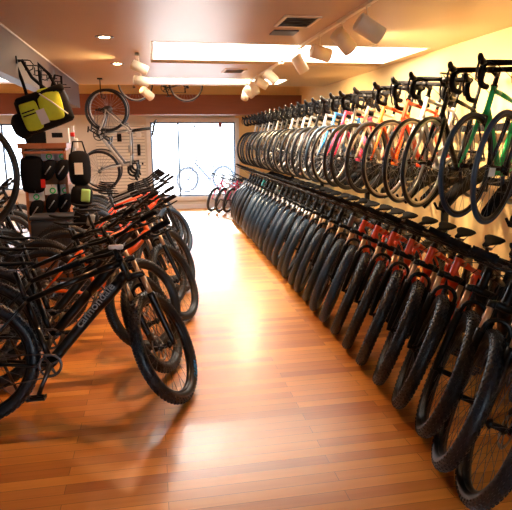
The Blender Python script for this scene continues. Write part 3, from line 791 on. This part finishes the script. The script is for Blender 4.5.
for k, (x, y, cols, lab) in enumerate([(-1.48, 2.92, ('black','black','black'), 'black mountain bike cut by the left edge, only its front tyre showing'),
    (-1.32, 3.95, ('black','lime','black'), 'black mountain bike with lime detail behind the near left bike'),
    (-1.42, 4.5, ('black','grey','black'), 'black mountain bike in the second left rank, beside the orange bikes'),
    (-1.42, 5.05, ('grey','black','black'), 'grey mountain bike in the second left rank'),
    (-1.45, 5.6, ('black','black','black'), 'black mountain bike fifth in the second left rank'),
    (-1.55, 6.1, ('black','black','black'), 'black mountain bike sixth in the second left rank'),
    (-1.75, 7.3, ('black','black','lime'), 'black and lime mountain bike in the second left rank, behind the wooden unit'),
    (-1.85, 7.9, ('grey','black','black'), 'grey mountain bike in the second left rank, behind the wooden unit'),
    (-1.9, 8.6, ('black','red','red'), 'black and red mountain bike farthest back in the second left rank')]):
    place_bike('mtb', bike_tree('mtb', *cols, stand=SL), (x, y, 0), 0+2*k, 10, 45, lab, 'bicycle', 'mountain bikes in the second left rank', 'mountain_bike')
# hung bike at the left edge + its rack
place_bike('road', bike_tree('road', 'red', 'red', 'red', fork='red', knobs=False, tyre='tyre'), (-1.06, 3.5, 1.09), 44, 0, 8, 'red bike hanging at the left edge above the floor bikes', 'bicycle', None, 'road_bike')
rk = MB().box((0,0,1.0),(.06,.06,2.0)).box((0,0,.01),(.3,.3,.02)).tube([(0,0,1.03),(.28,.29,1.03),(.56,.6,1.03)],.02,6).build('bike_rack', M['black'], None, (-1.86, 2.72, 0)); tag(rk, 'black steel rack post holding the red bike at left edge', 'bike rack')

# ================================================================== OTHER BICYCLES
def mat_from(xax, zax, origin, sc=1.0):
    x = Vector(xax).normalized(); z = Vector(zax); z = (z-x*z.dot(x)).normalized(); y = z.cross(x)
    m = Matrix((x, y, z)).transposed().to_4x4() @ Matrix.Scale(sc, 4); m.translation = Vector(origin); return m
# hanging nose-down behind the shelf: rear hub high, front hub low, saddle side to the right
xa = Vector((-.16, 0, -.93)).normalized(); za = Vector((1, -.05, -.16)).normalized()
sc = 1.02
fh = Vector((-.90, 9.7, 1.12)); m4 = mat_from(xa, za, (0,0,0), sc); m4.translation = fh - (m4.to_3x3() @ Vector((0, 0, .345)))
place_bike('road', bike_tree('road', 'silver', 'white', 'silver', fork='silver', tyre='tyre', rim='rim', knobs=False), (0,0,0), 0, 0, 3, 'silver bike hanging nose down behind the wooden shelf, wheel near the beam', 'bicycle', None, 'road_bike', mat=m4)
m5 = m4.copy(); m5.translation = m4.translation+Vector((.02, .32, .03))
place_bike('road', bike_tree('road', 'grey', 'black', 'grey', fork='grey', tyre='tyre', rim='rimsilver', knobs=False), (0,0,0), 0, 0, 3, 'dark grey bike hanging nose down just behind the silver hanging one', 'bicycle', None, 'road_bike', mat=m5)
hk = MB().tube([(0,0,0),(0,0,-.20),(.01,-.0,-.31),(.05,0,-.33),(.08,0,-.29)], .009, 8).box((0,0,-.01),(.08,.08,.02)).build('ceiling_hook', M['black'], None, (-.80, 9.7, CZ)); tag(hk, 'black hook in the ceiling holding up the silver hanging bike', 'hook')
# displayed in the bay above the beam
bm_ = place_bike('road', bike_tree('road', 'black', 'black', 'black', tyre='tyre', rim='rimsilver', knobs=False), (-.27, 11.45, 2.39), 184, 0, 5, 'black road bike displayed high up in front of the wooden beam', 'bicycle', None, 'road_bike')
wr = MB()
for dx in (-.05, 1.0): wr.cyl((dx,.06,.0),(dx,.06,.83),.006,6); wr.box((dx,.06,-.01),(.05,.16,.02))
wr = wr.build('hanging_bracket', M['black'], None, (-.25, 11.42, 2.67)); tag(wr, 'thin black hanger holding the bike above the beam', 'bracket')
# small bikes by the window
for k, (x, y, c, lab) in enumerate([(1.30, 12.62, 'pink', 'small pink bike leftmost of the little group by the window'), (1.46, 12.45, 'white', 'small white bike second from left by the window'),
                                    (1.62, 12.30, 'pink', 'small pink bike third from left in the group by the window'), (1.78, 12.15, 'white', 'small white bike closest to the right floor row, by the window')]):
    place_bike('mtb', bike_tree('mtb', c, 'pink', 'white', fork='pink' if k % 2 == 0 else 'white', rim='rimsilver', stanchion='steel', stand=SL, knobs=False), (x, y, 0), 180+46, 12, 10, lab, 'bicycle', 'small bikes grouped by the window', 'small_bike', scale=.80)
# bike outside the window on a display plinth
pl = MB().box((0,0,.17),(2.4,.8,.34)).build('display_plinth', M['trimw'], None, (1.4, 14.6, -.07)); tag(pl, 'low white plinth outside the far window under the bike', 'plinth')
place_bike('mtb', bike_tree('mtb', 'windowblue', 'windowblue', 'windowblue', fork='windowblue', tyre='tyre_sheen', knobs=False), (.88, 14.6, .27), 180+18, 0, 8, 'pale blue bike seen through the bright far window', 'bicycle', None, 'mountain_bike', scale=.93)

# ================================================================== SHELF UNIT AND GOODS ON THE LEFT
SY = 6.95; SX = -1.25
e = empty('shelf_unit', (SX, SY, 0)); tag(e, 'orange-brown wooden display unit with a thick top shelf, left of centre', 'shelf unit')
MB().box((0,.10,.80),(.46,.03,1.6)).build('back_panel', M['fixture'], e)
MB().box((0,-.02,1.575),(.54,.36,.06)).build('shelf', M['fixture'], e)
MB().box((0,-.03,1.50),(.48,.30,.03)).build('shelf', M['fixture'], e)
for sx in (-.23, .23): MB().box((sx,.0,.80),(.03,.24,1.6)).build('side_panel', M['fixture'], e)
MB().box((0,-.05,.06),(.48,.40,.12)).build('plinth', M['fixture'], e)
bx = MB().box((0,0,.085),(.25,.12,.17)).build('product_box', M['paper'], None, (-1.08, 6.86, 1.605)); tag(bx, 'white product box with dark picture standing on the wooden shelf', 'box')
lab_ = MB().rbox((0,-.062,.09),(.12,.006,.055),.003).build('printed_picture', M['black'], bx)
bb_ = MB().rbox((0,0,.07),(.22,.14,.15),.03,puff=.01).build('black_pouch', M['matte'], None, (-1.33, 6.87, 1.60)); tag(bb_, 'black pouch lying beside the white box on the shelf top', 'pouch')
# carded packs with green rings
def pack(x, z, lab):
    e = empty('saddle_bag', (x, SY+.02-.11, z)); e.scale = (1.2,)*3
    MB().box((0,0,.11),(.15,.006,.10)).build('header_card', M['white'], e)
    MB().lathe_y([(.030,-.008),(.030,-.004),(.018,-.004),(.018,-.008)], n=20).build('green_ring_emblem', M['p_green'], e).location = (0,0,.10)
    b = MB(); secs = []
    for z_, w, t in ((.07,.03,.02),(.05,.06,.04),(.0,.07,.05),(-.06,.062,.045),(-.11,.04,.03),(-.13,.015,.012)):
        secs.append([(w*math.cos(a)+z_*.25, -.03+t*.9*math.sin(a), z_) for a in [2*PI*j/12 for j in range(12)]])
    b.loft(secs); b.build('pouch', M['matte'], e)
    MB().tube([(-.04,-.072,-.07),(.02,-.082,.01)],.006,6).build('reflective_stripe', M['greylight'], e)
    MB().tube([(0,.10,.15),(0,-.04,.15),(0,-.05,.165)],.004,6).build('peg', M['steel'], e)
    tag(e, lab, 'saddle bag', 'carded black bags with green rings')
pack(-1.20, 1.33, 'carded black bag with green ring, top row, left of two'); pack(-1.05, 1.33, 'carded black bag with green ring, top row, right of two')
pack(-1.19, .93, 'carded black bag with green ring, middle row, left of two'); pack(-1.05, .93, 'carded black bag with green ring, middle row, right of two')
pack(-1.38, .86, 'lowest and leftmost carded black bag with green ring')
cb = MB().box((0,0,0),(.26,.02,.14)).build('cardboard_header', M['cardboard'], None, (-1.38, SY-.03, 1.47)); tag(cb, 'tan card header above the large black glove pack', 'card')
def cloth_bag(name, c, d, mat, lab, cat, rot=0, puff=.02):
    e = MB().rbox((0,0,0), d, min(d)*.3, puff=puff).build(name, mat, None, c); e.rotation_euler = (0, R(rot), 0); tag(e, lab, cat); return e
b1 = cloth_bag('black_jersey_pack', (-1.40, SY-.08, 1.24), (.24,.12,.40), M['matte'], 'large black soft pack hanging under the tan card', 'bag')
MB().box((.12,-.075,-.10),(.05,.006,.10)).build('red_tag', M['redlens'], b1)
b2 = cloth_bag('pannier_bag', (-.83, SY-.35, 1.32), (.21,.14,.36), M['matte'], 'black pannier bag with a white label beside the shelf', 'bag')
MB().box((.0,-.10,.0),(.09,.006,.13)).build('white_label', M['paper'], b2)
MB().tube([(-.08,-.02,.17),(-.05,-.04,.30),(.05,-.04,.30),(.08,-.02,.17)],.010,6).build('strap', M['matte'], b2)
b3 = cloth_bag('pannier_bag', (-.83, SY-.35, 1.00), (.21,.15,.24), M['matte'], 'black bag with a lime green side patch beside the shelf', 'bag', 8)
MB().rbox((.05,-.08,.02),(.10,.04,.15),.015).build('lime_patch', M['lime'], b3)
b4 = cloth_bag('pannier_bag', (-.80, SY-.35, .74), (.24,.16,.22), M['matte'], 'black bag with a grey side panel, lowest beside the shelf', 'bag', 12)
MB().rbox((.06,-.08,.0),(.09,.04,.14),.015).build('grey_patch', M['greylight'], b4)
st_ = MB().box((0,0,.9),(.03,.03,1.8)).box((0,0,.01),(.26,.26,.02)); 
for z in (1.48, 1.12, .84): st_.cyl((0,0,z),(0,-.22,z),.006,6)
st_ = st_.build('display_pole', M['white'], None, (-.90, SY-.18, 0)); tag(st_, 'thin white pole carrying the three bags beside the shelf', 'display pole')
for x, z in ((-.82, 1.62), (-.72, 1.73), (-.66, 1.55)):
    pass
# small lights hung on the pole
for k, (z, m, l) in enumerate(((1.70, 'redlens', 'small red bike light at the top of the white pole'), (1.60, 'white', 'small white carded accessory near the top of the white pole'))):
    o = MB().rbox((0,0,0),(.05,.03,.05 if k == 0 else .12),.012).build('bike_light' if k == 0 else 'carded_accessory', M[m], None, (-.90+.03*k, SY-.22, z)); tag(o, l, 'accessory')
# dark box below the shelf goods
bk = MB().rbox((0,0,.17),(.44,.34,.34),.03).rbox((0,0,.36),(.46,.36,.05),.02).build('storage_bin', pmat('dark_grey_plastic', (.05,.06,.08), .5), None, (-1.16, 6.55, .42)); tag(bk, 'dark grey lidded bin before the wooden display unit', 'bin')
bs = MB().box((0,0,.20),(.5,.34,.40)).box((0,0,.40),(.54,.38,.03)).build('low_table', M['fixture'], None, (-1.16, 6.55, 0)); tag(bs, 'low wooden table under the dark grey bin', 'table')
# bags on soffit hooks
def hook(y, l, r=.05, curl=True):
    h = MB().tube([(0,0,0),(.10,0,.0)]+[(.10+r*math.sin(a), 0, -r+r*math.cos(a)) for a in ([R(30), R(80), R(130), R(180), R(220)] if curl else [R(20)])], .006, 6).box((.0,0,0),(.012,.05,.07)).build('wall_hook', M['black'], None, (-1.255, y, 2.40)); tag(h, l, 'hook', 'black hooks on the soffit')
for k, y in enumerate((5.9, 6.3, 6.75, 7.15, 7.5, 7.9, 8.3, 8.7)):
    hook(y, ['black hook holding the yellow and black bag, nearest the camera', 'second black soffit hook, with the bag strap end', 'black soffit hook holding the dark navy pack',
             'empty soffit hook right after the navy pack', 'empty soffit hook, second past the navy pack', 'empty soffit hook, third past the navy pack', 'empty soffit hook, fourth past the navy pack', 'empty soffit hook at the far end'][k], .05, k < 3)
bag = empty('messenger_bag', (-1.05, 5.98, 1.93)); bag.rotation_euler = (0, R(-20), R(8)); bag.scale = (.98,1,1.1); tag(bag, 'hi-vis yellow and black bag hanging from the soffit hooks', 'bag')
MB().rbox((0,0,0),(.50,.18,.32),.04,puff=.01).build('bag_body', M['matte'], bag)
MB().rbox((-.14,-.10,-.01),(.16,.03,.24),.014,puff=.012,rot=Matrix.Rotation(R(6),3,'Y')).build('yellow_panel', M['yellow'], bag)
MB().rbox((.08,-.10,.03),(.20,.03,.26),.014,puff=.014,rot=Matrix.Rotation(R(10),3,'Y')).build('yellow_panel', M['yellow'], bag)
for dz in (.0, .03): MB().box((-.15,-.143,dz),(.13,.006,.011)).build('reflective_stripe', M['matte'], bag)
MB().rbox((.02,-.085,.135),(.50,.07,.07),.03).build('top_flap', M['matte'], bag)
MB().tube([(.02,-.15,.14),(.10,-.158,.04),(.20,-.14,-.10)],.007,6).build('piping', M['white'], bag)
MB().box((-.04,-.150,-.05),(.085,.004,.13)).build('price_tag', M['paper'], bag)
MB().tube([(-.10,-.02,.16),(-.08,-.0,.30),(-.07,0,.46),(.0,0,.46),(.02,-.0,.30),(.10,-.02,.16)],.018,6,0,.35).build('strap', M['matte'], bag)
MB().tube([(.05,.02,.16),(.10,.02,.30),(.13,.06,.40),(.19,.02,.28),(.20,.0,.15)],.018,6,0,.35).build('strap', M['matte'], bag)
MB().rbox((-.27,.05,-.06),(.16,.18,.20),.05,puff=.02).build('side_pocket', M['matte'], bag)
n_ = MB().rbox((0,0,0),(.26,.22,.36),.08,puff=.03).build('backpack', M['navy'], None, (-1.08, 6.78, 2.03)); n_.rotation_euler = (0, R(12), 0); tag(n_, 'dark navy backpack hanging behind the yellow bag', 'backpack')
MB().tube([(-.06,0,.17),(-.04,0,.33),(.03,0,.33),(.06,0,.17)],.014,6,0,.4).build('strap', M['matte'], n_)
# goods on the slatwall
k = 0
for x, z, w, h, c, l in ((-.46, 1.82, .16, .06, 'greylight', 'grey pump hanging highest on the slatwall beside the window'), (-.30, 1.76, .12, .12, 'white', 'white carded part near the slatwall top, next to the window'),
    (-.50, 1.45, .10, .16, 'greylight', 'grey carded tool at mid height on the slatwall'), (-.31, 1.42, .07, .26, 'matte', 'tall black tool hanging at mid height on the slatwall'),
    (-.31, 1.46, .12, .08, 'white', None), (-.74, 1.70, .10, .18, 'matte', 'black carded tool at the left of the slatwall'), (-.24, 1.10, .04, .05, 'matte', 'tiny black part low on the slatwall')):
    if l is None: continue
    o = empty('carded_tool', (x, YB-.08, z)); tag(o, l, 'tool', 'goods hung on the slatwall')
    MB().rbox((0,-.01,0),(w,.03,h),.01).build('tool', M[c], o); MB().cyl((0,.05,h/2),(0,-.04,h/2),.004,6).build('peg', M['steel'], o)
for x, l in ((.55, 'small dark tab hanging left at the window top'), (1.0, 'small dark tab hanging near the middle of the window top')):
    o = MB().rbox((0,0,0),(.04,.03,.08),.008).cyl((0,0,.03),(0,0,.09),.004,6).build('hanging_tab', M['black'], None, (x, YB-.03, 1.95)); tag(o, l, 'tab', 'tabs hanging at the window top')
o = MB().rbox((0,0,0),(.08,.05,.12),.01).build('alarm_box', pmat('maroon_plastic', (.25,.03,.03), .5), None, (1.62, YB-.04, 1.99)); tag(o, 'small maroon box at the window top, right side', 'box')

# ================================================================== CAMERA, LIGHT, WORLD
cam = bpy.data.cameras.new('camera'); cam.sensor_fit = 'HORIZONTAL'; cam.sensor_width = 36; cam.lens = 545/512*36; cam.clip_start = .05; cam.clip_end = 200
co = bpy.data.objects.new('camera', cam); C.objects.link(co)
yaw, pitch, roll = R(10.4875), R(11.8964), R(.45)
co.matrix_world = Matrix.Translation((0, 0, 1.62)) @ Matrix.Rotation(-yaw, 4, 'Z') @ Matrix.Rotation(PI/2-pitch, 4, 'X') @ Matrix.Rotation(-roll, 4, 'Z')
bpy.context.scene.camera = co
def area(name, loc, rot, sx, sy, e, col):
    L = bpy.data.lights.new(name, 'AREA'); L.shape = 'RECTANGLE'; L.size = sx; L.size_y = sy; L.energy = e; L.color = col
    o = bpy.data.objects.new(name, L); C.objects.link(o); o.location = loc; o.rotation_euler = rot; return o
w = bpy.data.worlds.new('world'); bpy.context.scene.world = w; w.use_nodes = True
bg = w.node_tree.nodes['Background']; bg.inputs['Color'].default_value = (.72, .85, 1.0, 1); bg.inputs['Strength'].default_value = 4.5
sun = bpy.data.lights.new('sun', 'SUN'); sun.energy = 5; sun.angle = R(4); sun.color = (1, .93, .85)
so_ = bpy.data.objects.new('sun', sun); C.objects.link(so_); so_.rotation_euler = (R(-62), 0, R(-3))
sc_ = bpy.context.scene
sc_.view_settings.view_transform = 'Standard'; sc_.view_settings.look = 'None'; sc_.view_settings.gamma = 1; sc_.view_settings.exposure = 1.15
